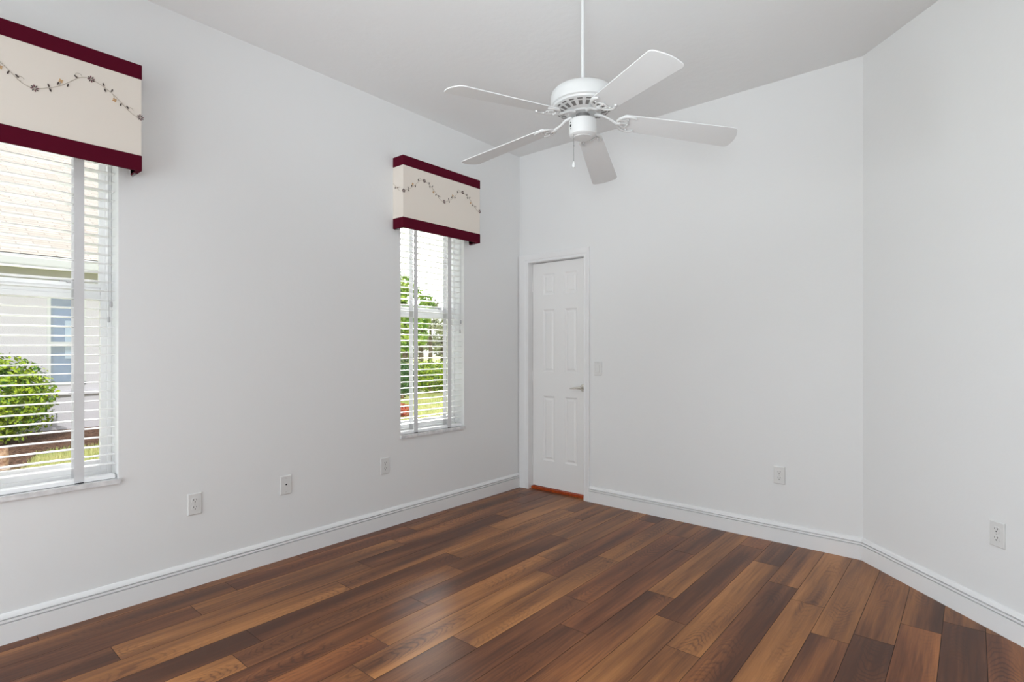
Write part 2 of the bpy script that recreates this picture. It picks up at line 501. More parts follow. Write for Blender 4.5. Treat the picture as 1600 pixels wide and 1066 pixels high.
# tones of the planks of each row, from the back wall towards the camera
TONES = ['MRM', 'RMR', 'RDGD', 'MDGKK', 'GMGM', 'MLDKD', 'MMMGM', 'GDDM', 'GMRM', 'DRLM', 'GLMM', 'MRDM', 'DRDM', 'LDDM', 'RDLM', 'MGLM', 'MDMD', 'LGMD', 'GDMD', 'MDDM', 'MRMD', 'MDRM']
b = MB(); tone = []; seed = []; cent = []
rng = random.Random(11)
y_lo, y_hi = Y_REAR, 0.035
for k in range(31):
    xa = PX0 + (k - 1) * PW; xb = xa + PW
    xa = max(xa, 0.0)
    if xa >= X_SIDE:
        break
    xb = min(xb, X_SIDE)
    j = JOINT[k] if k < len(JOINT) else -rng.uniform(0, PL)
    cuts = [j]
    while cuts[0] + PL < y_hi: cuts.insert(0, cuts[0] + PL)
    while cuts[-1] - PL > y_lo: cuts.append(cuts[-1] - PL)
    ends = [y_hi] + cuts + [y_lo]
    ts = TONES[k] if k < len(TONES) else 'MRDM'
    for i in range(len(ends) - 1):
        y1, y0 = ends[i], ends[i + 1]
        if y1 - y0 < 0.004:
            continue
        ti = i - (1 if y_hi - ends[1] < 0.06 else 0)
        ch = ts[max(ti, 0)] if ti < len(ts) else rng.choice('MRDM')
        c = (T_[ch][0] + rng.uniform(-0.04, 0.04), T_[ch][1], 0.0, 1.0)
        s = (rng.uniform(0, 60), rng.uniform(0, 60), rng.uniform(0, 60))
        e = 0.0011; d = -0.0012
        n0 = len(b.f)
        b.add([(xa + e, y0 + e, 0), (xb - e, y0 + e, 0), (xb - e, y1 - e, 0), (xa + e, y1 - e, 0)], [(0, 1, 2, 3)], 0)
        b.add([(xa + e, y0 + e, 0), (xb - e, y0 + e, 0), (xb - e, y1 - e, 0), (xa + e, y1 - e, 0),
               (xa, y0, d), (xb, y0, d), (xb, y1, d), (xa, y1, d)],
              [(0, 4, 5, 1), (1, 5, 6, 2), (2, 6, 7, 3), (3, 7, 4, 0)], 1)
        tone += [c] * (len(b.f) - n0); seed += [s] * (len(b.f) - n0)
        cent += [((xa + xb) / 2 + rng.uniform(-0.025, 0.025), rng.uniform(y0, y1), rng.choice((-1, 1)) * rng.uniform(0.45, 0.8))] * (len(b.f) - n0)
me = bpy.data.meshes.new('floor')
me.from_pydata(b.v, [], b.f)
me.materials.append(M['wood']); me.materials.append(M['groove'])
me.polygons.foreach_set('material_index', b.m)
a = me.attributes.new('plank_tone', 'FLOAT_COLOR', 'FACE'); a.data.foreach_set('color', np.array(tone, dtype=np.float32).ravel())
a = me.attributes.new('plank_seed', 'FLOAT_VECTOR', 'FACE'); a.data.foreach_set('vector', np.array(seed, dtype=np.float32).ravel())
a = me.attributes.new('plank_centre', 'FLOAT_VECTOR', 'FACE'); a.data.foreach_set('vector', np.array(cent, dtype=np.float32).ravel())
fl = bpy.data.objects.new('floor', me); COL.objects.link(fl); tag(fl, kind='structure')
tag(MB().box((-WT, Y_REAR - WT, -0.14), (X_SIDE + WT, WT, -0.02)).build('floor_slab', M['stone']), kind='structure')

# ------------------------------------------------------------------ baseboards
BT = 0.0172
PROF = [(0, 0), (BT, 0), (BT, 0.0868), (0.0028, 0.0876), (0.0028, 0.0922), (BT - 0.0005, 0.0932), (BT - 0.0012, 0.1022),
        (0.0024, 0.1030), (0.0024, 0.1082), (BT - 0.0015, 0.1094), (BT - 0.003, 0.1140), (BT - 0.0065, 0.121), (BT - 0.0115, 0.1275), (0, 0.130)]


def baseboard(name, p0, p1, n, m0=0.0, m1=0.0):
    """run from p0 to p1, room side along n; m0/m1: mitre shift per unit thickness at the ends"""
    p0 = Vector(p0); p1 = Vector(p1); n = Vector(n).normalized(); d = (p1 - p0).normalized()
    vs = []
    for (q, ms) in ((p0, m0), (p1, -m1)):
        for t, z in PROF:
            v = q + n * t + d * (t * ms)
            vs.append((v.x, v.y, z))
    k = len(PROF)
    fs = [tuple(range(k)), tuple(range(2 * k - 1, k - 1, -1))] + [(i, i + k, (i + 1) % k + k, (i + 1) % k) for i in range(k)]
    return tag(MB().add(vs, fs).build(name, M['trim']), kind='structure')


t8 = math.tan(R(22.5))
baseboard('baseboard_left', (0, Y_REAR, 0), (0, -0.016, 0), (1, 0, 0))
baseboard('baseboard_back', (0.757, 0, 0), (XB, 0, 0), (0, -1, 0), 0, t8)
baseboard('baseboard_right', (XB, 0, 0), (X_SIDE, Y_ANG, 0), (-1, -1, 0), t8, t8)
baseboard('baseboard_side', (X_SIDE, Y_ANG, 0), (X_SIDE, Y_REAR, 0), (-1, 0, 0), t8, 0)

# ------------------------------------------------------------------ door
dr = empty('door_1', (0.405, 0.06, 0)); tag(dr, kind='structure')


def P(mb, name, m, parent, **kw):
    """part of a root: vertices are given in world coordinates"""
    root = parent
    while root.parent is not None:
        root = root.parent
    o = Vector(root.location)
    for i, v in enumerate(mb.v):
        mb.v[i] = tuple(Vector(v) - o)
    return mb.build(name, m, parent, **kw)


DY = 0.06
z0, z1 = 0.026, 2.036
xl, xr = DX0 + 0.003, DX1 - 0.003
px = [(0.226, 0.353), (0.463, 0.590)]
pz = [(0.264, 0.842), (1.057, 1.617), (1.748, 1.935)]
b = MB()
# leaf front as a grid with recessed, raised-field panels
xs_ = [xl, px[0][0], px[0][1], px[1][0], px[1][1], xr]
zs_ = [z0, pz[0][0], pz[0][1], pz[1][0], pz[1][1], pz[2][0], pz[2][1], z1]
for i in range(5):
    for j in range(7):
        x0_, x1_, za, zb = xs_[i], xs_[i + 1], zs_[j], zs_[j + 1]
        if i in (1, 3) and j in (1, 3, 5):
            rings = [(0, 0), (0.008, 0.007), (0.014, 0.009), (0.020, 0.009), (0.034, 0.003)]
            loops = []
            for ins, dep in rings:
                loops.append([(x0_ + ins, DY + dep, za + ins), (x1_ - ins, DY + dep, za + ins), (x1_ - ins, DY + dep, zb - ins), (x0_ + ins, DY + dep, zb - ins)])
            for q in range(len(loops) - 1):
                vs = loops[q] + loops[q + 1]
                b.add(vs, [(e, (e + 1) % 4, (e + 1) % 4 + 4, e + 4) for e in range(4)])
            b.add(loops[-1], [(0, 1, 2, 3)])
        else:
            b.add([(x0_, DY, za), (x1_, DY, za), (x1_, DY, zb), (x0_, DY, zb)], [(0, 1, 2, 3)])
yb = DY + 0.035
b.add([(xl, DY, z0), (xr, DY, z0), (xr, DY, z1), (xl, DY, z1), (xl, yb, z0), (xr, yb, z0), (xr, yb, z1), (xl, yb, z1)],
      [(4, 7, 6, 5), (0, 1, 5, 4), (1, 2, 6, 5), (2, 3, 7, 6), (3, 0, 4, 7)])
P(b, 'door_panel', M['door'], dr)
# frame: jamb, stop, casing
b = MB()
b.box((DX0 - 0.001, -0.004, 0), (DX0 + 0.001, 0.10, DZ)); b.box((DX1 - 0.001, -0.004, 0), (DX1 + 0.001, 0.10, DZ)); b.box((DX0, -0.004, DZ - 0.001), (DX1, 0.10, DZ + 0.001))
b.box((DX0, yb + 0.002, 0), (DX0 + 0.012, yb + 0.03, DZ)); b.box((DX1 - 0.012, yb + 0.002, 0), (DX1, yb + 0.03, DZ)); b.box((DX0, yb + 0.002, DZ - 0.012), (DX1, yb + 0.03, DZ))
P(b, 'door_jamb', M['trim'], dr)
CP = [(0, 0), (0, 0.010), (0.006, 0.0125), (0.016, 0.010), (0.020, 0.014), (0.046, 0.0175), (0.054, 0.0165), (0.056, 0.012), (0.056, 0)]   # (across, out) profile of the casing


b = MB()
wR = 0.757 - DX1 + 0.002                         # casing width right
prof = [(a_ * wR / 0.056, o_) for a_, o_ in CP]
hk = 0.072 / wR                                  # the head casing is a little wider
# right leg
k = len(prof)
vs = [(DX1 - 0.002 + a_, -o_, 0) for a_, o_ in prof] + [(DX1 - 0.002 + a_, -o_, DZ - 0.002 + a_ * hk) for a_, o_ in prof]
fs = [tuple(range(k)), tuple(range(2 * k - 1, k - 1, -1))] + [(i, i + k, (i + 1) % k + k, (i + 1) % k) for i in range(k)]
b.add(vs, fs)
wl = DX0 - 0.004
profl = [(a_ * wl / 0.056, o_) for a_, o_ in CP]
vs = [(DX0 + 0.002 - a_, -o_, 0) for a_, o_ in profl] + [(DX0 + 0.002 - a_, -o_, DZ - 0.002 + a2 * hk) for (a_, o_), (a2, _) in zip(profl, prof)]
b.add(vs, fs)
vs = [(DX0 + 0.002 - a_, -o_, DZ - 0.002 + a2 * hk) for (a_, o_), (a2, _) in zip(profl, prof)] + [(DX1 - 0.002 + a_, -o_, DZ - 0.002 + a_ * hk) for a_, o_ in prof]
b.add(vs, fs)
P(b, 'door_casing', M['trim'], dr)
P(MB().box((DX0 + 0.001, 0.036, -0.002), (DX1 - 0.001, 0.12, 0.020)), 'door_sill', M['orange'], dr)
# lever handle
hz, hx = 0.932, 0.657
b = MB()
rot = lambda a_, r_, y_: (hx + r_ * math.cos(a_), y_, hz + r_ * math.sin(a_))
n = 28
pr = [(0.0325, DY), (0.0325, DY - 0.004), (0.029, DY - 0.009), (0.014, DY - 0.013), (0.011, DY - 0.020), (0.011, DY - 0.046), (0.0095, DY - 0.049)]
vs = [rot(2 * math.pi * i / n, r_, y_) for r_, y_ in pr for i in range(n)]
fs = [(j * n + i, j * n + (i + 1) % n, (j + 1) * n + (i + 1) % n, (j + 1) * n + i) for j in range(len(pr) - 1) for i in range(n)]
fs.append(tuple((len(pr) - 1) * n + i for i in range(n)))
b.add(vs, fs)
b.tube([(hx + 0.010, DY - 0.045, hz), (hx - 0.01, DY - 0.047, hz + 0.002), (hx - 0.04, DY - 0.048, hz + 0.001), (hx - 0.075, DY - 0.047, hz - 0.003), (hx - 0.108, DY - 0.043, hz - 0.007)],
       [0.010, 0.0115, 0.010, 0.0085, 0.006], 12)
tag(P(b, 'door_handle', M['nickel'], dr, smooth=40), label='satin nickel lever handle')
# hinge leaves on the left jamb side
for hz_ in (0.25, 1.02, 1.83):
    P(MB().tube([(DX0 + 0.004, DY - 0.004, hz_ - 0.045), (DX0 + 0.004, DY - 0.004, hz_ + 0.045)], 0.0055, 10), 'hinge', M['door'], dr)

# ------------------------------------------------------------------ windows, blinds, valances


def make_window(idx, ya, yb_):
    root = empty('window_%d' % idx, (-0.12, (ya + yb_) / 2, 0.635)); tag(root, kind='structure')
    xf0, xf1 = -0.168, -0.108
    zb, zt_ = 0.635, TZ
    b = MB()
    fw = 0.020
    b.box((xf0, ya, zb), (xf1, ya + fw, zt_)); b.box((xf0, yb_ - fw, zb), (xf1, yb_, zt_))
    b.box((xf0, ya + fw, zb), (xf1, yb_ - fw, zb + 0.030)); b.box((xf0, ya + fw, zt_ - 0.04), (xf1, yb_ - fw, zt_))
    P(b, 'window_frame', M['vinyl'], root, bevel=(0.003, 2))
    # lower sash (inner) with meeting rail, upper sash (outer)
    zm = 1.552
    b = MB()
    y0, y1 = ya + fw, yb_ - fw
    xs0, xs1 = -0.138, -0.114
    b.box((xs0, y0, zb + 0.030), (xs1, y0 + 0.026, zm + 0.035)); b.box((xs0, y1 - 0.026, zb + 0.030), (xs1, y1, zm + 0.035))
    b.box((xs0, y0 + 0.026, zb + 0.030), (xs1, y1 - 0.026, zb + 0.085))
    b.box((xs0, y0 + 0.026, zm - 0.040), (xs1, y1 - 0.026, zm - 0.018)); b.box((xs0 + 0.004, y0 + 0.026, zm - 0.018), (xs1 - 0.006, y1 - 0.026, zm + 0.016)); b.box((xs0, y0 + 0.026, zm + 0.016), (xs1 + 0.004, y1 - 0.026, zm + 0.035))
    sash = P(b, 'sash', M['vinyl'], root, bevel=(0.002, 2))
    P(MB().box((-0.128, y0 + 0.024, zb + 0.083), (-0.124, y1 - 0.024, zm - 0.038)), 'pane', M['glass'], sash)
    ym = (y0 + y1) / 2 + 0.15
    P(MB().box((xs1 - 0.012, ym - 0.03, zm + 0.035), (xs1 + 0.004, ym + 0.03, zm + 0.044)).box((xs1 - 0.004, ym - 0.006, zm + 0.030), (xs1 + 0.014, ym + 0.022, zm + 0.040)), 'sash_lock', M['steel'], sash)
    b = MB()
    xs0, xs1 = -0.164, -0.141
    b.box((xs0, y0, zm - 0.03), (xs1, y0 + 0.026, zt_ - 0.04)); b.box((xs0, y1 - 0.026, zm - 0.03), (xs1, y1, zt_ - 0.04))
    b.box((xs0, y0 + 0.026, zm - 0.03), (xs1, y1 - 0.026, zm + 0.012)); b.box((xs0, y0 + 0.026, zt_ - 0.08), (xs1, y1 - 0.026, zt_ - 0.04))
    s2 = P(b, 'sash', M['vinyl'], root, bevel=(0.002, 2))
    P(MB().box((-0.155, y0 + 0.024, zm + 0.010), (-0.151, y1 - 0.024, zt_ - 0.078)), 'pane', M['glass'], s2)
    # marble sill
    b = MB().box((-0.19, ya, SZ), (0.0, yb_, 0.635))
    b.box((0.0, ya - 0.006, SZ + 0.001), (0.014, yb_ + 0.006, 0.635))
    P(b, 'window_sill', M['marble'], root)
    return root


make_window(1, *W1)
make_window(2, *W2)
make_window(3, *W3)  # unseen window added behind the camera to seat the side lamp

SLAT_SP = 0.0442


def make_blind(ya, yb_, label):
    """inside-mounted horizontal blind, all vertices in world coordinates"""
    root = empty('window_blind', (-0.038, (ya + yb_) / 2, 0.636))
    tag(root, label, 'blind', 'horizontal blinds in the windows')
    y0, y1 = ya + 0.006, yb_ - 0.006
    xc = -0.040; hw = 0.0252
    P(MB().box((-0.075, y0, 2.40), (-0.010, y1, 2.462)), 'headrail', M['slat'], root, bevel=(0.002, 2))
    b = MB()
    nseg = 6
    z = 0.709
    zs = []
    while z < 2.385:
        zs.append(z); z += SLAT_SP
    for z in zs:
        top = []; bot = []
        for i in range(nseg + 1):
            u = -1 + 2 * i / nseg
            x = xc + hw * u
            zz = z + 0.0032 * (1 - u * u) - 0.0016 + 0.0010 * u
            top.append((x, zz + 0.0014)); bot.append((x, zz - 0.0014))
        poly = top + bot[::-1]
        b.prism(poly, lambda a_, c_, d_: (a_, d_, c_), y0 + 0.004, y1 - 0.004)
    P(b, 'slats', M['slat'], root)
    P(MB().box((xc - 0.027, y0 + 0.002, 0.6362), (xc + 0.027, y1 - 0.002, 0.6570)), 'bottom_rail', M['slat'], root, bevel=(0.004, 2))
    for yt in (ya + 0.152, yb_ - 0.150):
        b = MB()
        for xf, sg in ((xc + 0.0275, 1), (xc - 0.0275, -1)):
            b.box((xf - 0.0004, yt - 0.019, 0.643), (xf + 0.0004, yt + 0.019, 2.40))
        b.box((xc - 0.0275, yt - 0.019, 0.6356), (xc + 0.0279, yt + 0.019, 0.6362))
        for z in zs:
            b.box((xc - 0.027, yt - 0.0185, z - 0.0032), (xc + 0.027, yt - 0.0125, z - 0.0026))
        tp = P(b, 'ladder_tape', M['tape'], root)
        P(MB().box((xc + 0.0279, yt - 0.017, 0.6362), (xc + 0.0305, yt + 0.017, 0.6405)), 'tape_clip', M['slot'], tp)
    yc = yb_ - 0.036
    xk = xc + 0.031
    for dy, zl in ((0.0, 1.425), (0.009, 1.50)):
        c = P(MB().tube([(xk, yc + dy, 2.40), (xk, yc + dy, zl)], 0.0011, 6), 'lift_cord', M['cord'], root)
        P(MB().lathe([(0.0015, 0.0), (0.0045, -0.004), (0.0060, -0.024), (0.0050, -0.030), (0.001, -0.031)], (xk, yc + dy, zl), 10), 'tassel', M['cord'], c, smooth=40)
    return root


bl1 = make_blind(*W1, 'white horizontal blind in the nearer window, bush and house behind it')
bl2 = make_blind(*W2, 'white horizontal blind in the window nearest the door')

# valance boxes
VX, VZ0, VZ1 = 0.113, 2.126, 2.637


def make_valance(y0, y1, label):
    root = empty('window_valance', (0.0, (y0 + y1) / 2, VZ0))
    tag(root, label, 'valance', 'fabric valance boxes over the windows')
    t = 0.016
    zb1, zt0 = VZ0 + 0.074, VZ1 - 0.070

    def shell(mb, za, zb, off, x_in=0.0):
        mb.box((VX - t, y0 - off, za), (VX + off, y1 + off, zb))
        mb.box((x_in, y0 - off, za), (VX - t, y0 + t, zb)); mb.box((x_in, y1 - t, za), (VX - t, y1 + off, zb))
        return mb
    b = shell(MB(), VZ0 + 0.004, VZ1 - 0.004, 0.0)
    b.box((0, y0 + t, VZ1 - 0.02), (VX - t, y1 - t, VZ1 - 0.004))
    P(b, 'fabric_panel', M['cream'], root)
    tag(P(shell(MB(), zt0, VZ1, 0.003), 'upper_band', M['burgundy'], root, bevel=(0.003, 2)), label='burgundy top band')
    tag(P(shell(MB(), VZ0, zb1, 0.003), 'lower_band', M['burgundy'], root, bevel=(0.003, 2)), label='burgundy bottom band')
    # embroidered vine on the front face and round both ends
    lam, amp, zc = 0.392, 0.056, 2.440
    em = MB()
    th = 0.0012
    L = y1 - y0

    def pt(s):
        """s runs along the fabric: <0 left return, 0..L front, >L right return"""
        if s < 0:
            return Vector((VX + s, y0 - th, 0)), Vector((0, -1, 0)), Vector((1, 0, 0))
        if s > L:
            return Vector((VX - (s - L), y1 + th, 0)), Vector((0, 1, 0)), Vector((-1, 0, 0))
        return Vector((VX + th, y0 + s, 0)), Vector((1, 0, 0)), Vector((0, 1, 0))

    def zw(s):
        return zc - amp * math.cos(2 * math.pi * (s - L) / lam) + 0.004 * math.sin(2 * math.pi * 3 * s / lam)

    def P3(s, z, out=0.0):
        p, nn, dd = pt(s)
        return Vector((p.x, p.y, z)) + nn * out

    def seg_tube(ss, zs_, r_, mi):
        pts = [P3(s, z) for s, z in zip(ss, zs_)]
        em.tube(pts, r_, 5, mi)

    def petal(s, z, ang, l0, l1, wd, mi):
        p, nn, dd = pt(s)
        c = Vector((p.x, p.y, z)); u = dd * math.cos(ang) + Vector((0, 0, 1)) * math.sin(ang)
        v = -dd * math.sin(ang) + Vector((0, 0, 1)) * math.cos(ang)
        ring = []
        for q in range(10):
            a_ = 2 * math.pi * q / 10
            ring.append(c + u * ((l0 + l1) / 2 + (l1 - l0) / 2 * math.cos(a_)) + v * (wd * math.sin(a_)))
        em.add([x + nn * 0.0012 for x in ring] + [x - nn * 0.0004 for x in ring],
               [tuple(range(10)), tuple(range(19, 9, -1))] + [(q, (q + 1) % 10, (q + 1) % 10 + 10, q + 10) for q in range(10)], mi)
    for (sa, sb) in ((-VX + 0.003, -0.001), (0.001, L - 0.001), (L + 0.001, L + VX - 0.003)):
        n_ = max(6, int((sb - sa) / 0.006))
        ss = [sa + (sb - sa) * i / n_ for i in range(n_ + 1)]
        seg_tube(ss, [zw(s) for s in ss], 0.0009, 0)

    def ok(s, mrg=0.012):
        return -VX + mrg < s < L + VX - mrg and abs(s) > mrg * 0.2 and abs(s - L) > mrg * 0.2
    kmin = -3
    for k in range(kmin, 8):
        s0 = L - k * lam / 2                       # flowers on the troughs and the crests
        if -VX + 0.02 < s0 < L + VX - 0.02:
            sF = min(max(s0, 0.004), L - 0.004) if -0.02 < s0 < L + 0.02 else s0
            for q in range(8):
                petal(sF, zw(s0), q * math.pi / 4 + 0.2, 0.0040, 0.0150, 0.0021, 1 if q % 2 else 2)
        for ds, dz, ang in ((0.046, 0.014, 1.9), (0.052, -0.014, -1.2), (0.078, 0.017, 1.2), (0.112, -0.016, -1.9), (0.140, 0.015, 2.4)):
            s = s0 + ds
            if ok(s):
                petal(s, zw(s) + dz * 0.75, ang, -0.0078, 0.0078, 0.0030, 1)
        s = s0 + 0.088
        if ok(s, 0.02):                            # small gold blossom on a side stem
            up = -1 if k % 2 else 1
            for q in range(4):
                petal(s, zw(s) + 0.020 * up, 0.5 + q * math.pi / 2, 0.001, 0.0095, 0.0028, 3)
            seg_tube([s - 0.006, s - 0.002, s], [zw(s - 0.006), zw(s) + 0.008 * up, zw(s) + 0.018 * up], 0.0008, 0)
        s = s0 + 0.150
        if ok(s, 0.03):                            # curled tendril
            seg_tube([s + 0.012 * math.cos(a_ * 0.7) for a_ in range(8)], [zw(s) + 0.012 + 0.010 * math.sin(a_ * 0.7) for a_ in range(8)], 0.0007, 0)
    P(em, 'embroidery', [M['vine'], M['leaf_thread'], M['flower_thread'], M['gold_thread']], root)
    # metal mounting brackets under both ends
    for ye in (y0 + 0.009, y1 - 0.009):
        P(MB().tube([(0.010, ye, VZ0 - 0.0042), (0.060, ye, VZ0 - 0.0042)], 0.0045, 10).tube([(0.050, ye, VZ0 - 0.004), (0.050, ye, VZ0 + 0.003)], 0.0062, 10), 'mounting_bracket', M['steel'], root)
    return root


make_valance(-3.790, -3.009, 'cream embroidered valance with burgundy bands over the nearer window')
make_valance(-1.427, -0.645, 'cream embroidered valance with burgundy bands over the window nearest the door')

# ------------------------------------------------------------------ outlets, cable plate, switch
# authored facing -Y at the origin: x across, z up


def plate(mb, w_=0.070, h_=0.114, d_=0.006):
    ins = 0.004
    o = [(-w_ / 2, 0, -h_ / 2), (w_ / 2, 0, -h_ / 2), (w_ / 2, 0, h_ / 2), (-w_ / 2, 0, h_ / 2)]
    m1 = [(x, -d_ * 0.55, z) for x, _, z in o]
    m2 = [(x * (1 - 2 * ins / w_), -d_, z * (1 - 2 * ins / h_)) for x, _, z in o]
    vs = o + m1 + m2
    fs = [(i, (i + 1) % 4, (i + 1) % 4 + 4, i + 4) for i in range(4)] + [(i + 4, (i + 1) % 4 + 4, (i + 1) % 4 + 8, i + 8) for i in range(4)] + [(8, 9, 10, 11), (3, 2, 1, 0)]
    return mb.add(vs, fs)


def disc_y(mb, cx, cz, r_, y0, y1, n_=14, mi=0):
    return mb.prism([(cx + r_ * math.cos(2 * math.pi * i / n_), cz + r_ * math.sin(2 * math.pi * i / n_)) for i in range(n_)], lambda a_, c_, d_: (a_, d_, c_), y0, y1, mi)


def rec_shape(cz):
    pts = []
    for i in range(24):
        a_ = 2 * math.pi * i / 24
        pts.append((0.0172 * math.cos(a_), cz + min(max(0.0172 * math.sin(a_), -0.0140), 0.0140)))
    return pts


def make_outlet():
    root = empty('wall_outlet', (0, 0, 0))
    plate(MB()).build('cover_plate', M['plastic'], root)
    disc_y(MB(), 0, 0, 0.0032, -0.0058, -0.0068).build('screw', M['screw'], root)
    for cz in (0.0195, -0.0195):
        rc = MB().prism(rec_shape(cz), lambda a_, c_, d_: (a_, d_, c_), -0.0055, -0.0078).build('receptacle', M['plastic'], root)
        s = MB()
        s.box((-0.0078, -0.0082, cz + 0.0005), (-0.0054, -0.0076, cz + 0.0085))
        s.box((0.0054, -0.0082, cz + 0.0015), (0.0078, -0.0076, cz + 0.0085))
        disc_y(s, 0, cz - 0.0068, 0.0028, -0.0076, -0.0082, 10)
        s.build('slot', M['slot'], rc)
    return root


spots = [((0.0005, -2.734, 0.437), R(90), 'white duplex outlet low on the left wall, beside the nearer window'),
         ((0.0005, -1.501, 0.438), R(90), 'white duplex outlet low on the left wall, near the window by the door'),
         ((2.210, -0.0005, 0.438), 0.0, 'white duplex outlet on the back wall right of the door'),
         ((3.263 - 0.0004, -0.589 - 0.0004, 0.437), R(-45), 'white duplex outlet on the angled wall at the right')]
proto = make_outlet()
for i, (loc, rz, lab) in enumerate(spots):
    o = proto if i == 0 else copy_tree(proto)
    o.location = loc; o.rotation_euler = (0, 0, rz)
    tag(o, lab, 'outlet', 'duplex wall outlets')

cp = empty('cable_plate', (0.0005, -2.229, 0.442), R(90))
tag(cp, 'white wall plate with one black cable hole, between the two left wall outlets', 'wall plate')
plate(MB()).build('cover_plate', M['plastic'], cp)
for zz in (0.042, -0.042):
    disc_y(MB(), 0, zz, 0.0030, -0.0058, -0.0068).build('screw', M['screw'], cp)
s = disc_y(MB(), 0, 0.004, 0.0070, -0.0055, -0.0085, 6)
jk = s.build('cable_jack', M['plastic'], cp)
disc_y(MB(), 0, 0.004, 0.0048, -0.0084, -0.0090, 12).build('hole', M['slot'], jk)

sw = empty('light_switch', (0.836, -0.0005, 1.104), 0.0)
tag(sw, 'white rocker light switch on the back wall beside the door casing', 'light switch')
plate(MB()).build('cover_plate', M['plastic'], sw)
MB().box((-0.0170, -0.0066, -0.0335), (0.0170, -0.0058, 0.0335)).build('rocker_frame', M['plastic'], sw, bevel=(0.0006, 1))
MB().add([(-0.0150, -0.0064, -0.0315), (0.0150, -0.0064, -0.0315), (0.0150, -0.0064, 0.0315), (-0.0150, -0.0064, 0.0315),
          (-0.0150, -0.0125, -0.0300), (0.0150, -0.0125, -0.0300), (0.0150, -0.0072, 0.0315), (-0.0150, -0.0072, 0.0315)],
         [(0, 1, 5, 4), (1, 2, 6, 5), (2, 3, 7, 6), (3, 0, 4, 7), (4, 5, 6, 7)]).build('rocker', M['plastic'], sw)
for zz in (0.046, -0.046):
    disc_y(MB(), 0, zz, 0.0026, -0.0058, -0.0066).build('screw', M['screw'], sw)

# ------------------------------------------------------------------ ceiling fan
FX, FY = 1.8305, -1.7696
fan = empty('ceiling_fan', (FX, FY, H))
tag(fan, 'white five-blade ceiling fan hanging from a long rod', 'ceiling fan')
FZ = lambda z: z - H                                   # fan parts are local to the ceiling point
PH0, PITCH, DROOP = R(39.90), -R(11.65), 0.1168
ZC, RT, HW = 2.3147, 0.686, 0.0706
TILT = Matrix.Rotation(-0.0281, 3, 'X') @ Matrix.Rotation(0.0079, 3, 'Y')     # the rotor hangs slightly out of level
MB().lathe([(0.012, FZ(2.955)), (0.045, FZ(2.960)), (0.066, FZ(2.985)), (0.070, FZ(3.026))], (0, 0, 0), 32).build('canopy', M['fan'], fan, smooth=40)
MB().lathe([(0.0085, FZ(2.436)), (0.0085, FZ(2.96))], (0, 0, 0), 16).build('downrod', M['fan'], fan, smooth=50)
MB().lathe([(0.0155, FZ(2.436)), (0.0155, FZ(2.458)), (0.012, FZ(2.464))], (0, 0, 0), 20).build('rod_collar', M['fan'], fan, smooth=40)
# motor housing: rounded drum, step, then vented cone
mh = MB().lathe([(0.016, FZ(2.442)), (0.085, FZ(2.441)), (0.114, FZ(2.4385)), (0.130, FZ(2.433)), (0.140, FZ(2.423)), (0.1455, FZ(2.405)), (0.146, FZ(2.374)),
                 (0.143, FZ(2.367)), (0.137, FZ(2.363)), (0.134, FZ(2.356)), (0.127, FZ(2.3515)), (0.113, FZ(2.348)), (0.078, FZ(2.337)), (0.066, FZ(2.333))], (0, 0, 0), 72).build('motor_housing', M['fan'], fan, smooth=32)
v1 = MB(); v2 = MB()
for i in range(20):
    a_ = 2 * math.pi * (i + 0.5) / 20
    ca, sa = math.cos(a_), math.sin(a_)

    def slot(mb, r0, z0_, r1, z1_, hw0, hw1, off):
        # dark recess lying just proud of the cone between two radii
        up = Vector((0, 0, -off))
        q = []
        for rr, zz, hh in ((r0, z0_, hw0), (r1, z1_, hw1)):
            for sgn in (-1, 1):
                q.append(Vector((rr * ca - sgn * hh * sa, rr * sa + sgn * hh * ca, FZ(zz))))
        mb.add([x + up for x in q] + [x - up for x in q], [(0, 1, 3, 2), (4, 6, 7, 5), (0, 4, 5, 1), (1, 5, 7, 3), (3, 7, 6, 2), (2, 6, 4, 0)])
    slot(v1, 0.0840, 2.3389, 0.1085, 2.3466, 0.0070, 0.0086, 0.0009)
    slot(v2, 0.1180, 2.3492, 0.1250, 2.3510, 0.0105, 0.0112, 0.0010)
v1.build('vent_slots', M['hub'], mh); v2.build('vent_slots', M['hub'], mh)
MB().lathe([(0.064, FZ(2.336)), (0.064, FZ(2.331)), (0.060, FZ(2.327)), (0.030, FZ(2.327))], (0, 0, 0), 40).build('flywheel', M['fan'], fan, smooth=35)
MB().lathe([(0.031, FZ(2.329)), (0.031, FZ(2.296))], (0, 0, 0), 24).build('hub_shaft', M['hub'], fan, smooth=50)
swh = MB().lathe([(0.030, FZ(2.300)), (0.060, FZ(2.300)), (0.063, FZ(2.296)), (0.063, FZ(2.246)), (0.060, FZ(2.234)), (0.052, FZ(2.227)), (0.044, FZ(2.225)),
                  (0.042, FZ(2.222)), (0.020, FZ(2.220)), (0.001, FZ(2.220))], (0, 0, 0), 48).build('switch_housing', M['fan'], fan, smooth=32)
dirc = Vector((CAM.x - FX, CAM.y - FY, 0)).normalized()
rgt = Vector((math.cos(R(YAW)), math.sin(R(YAW)), 0))


def on_side(aoff, r_):
    d_ = Matrix.Rotation(aoff, 3, 'Z') @ dirc
    return d_ * r_


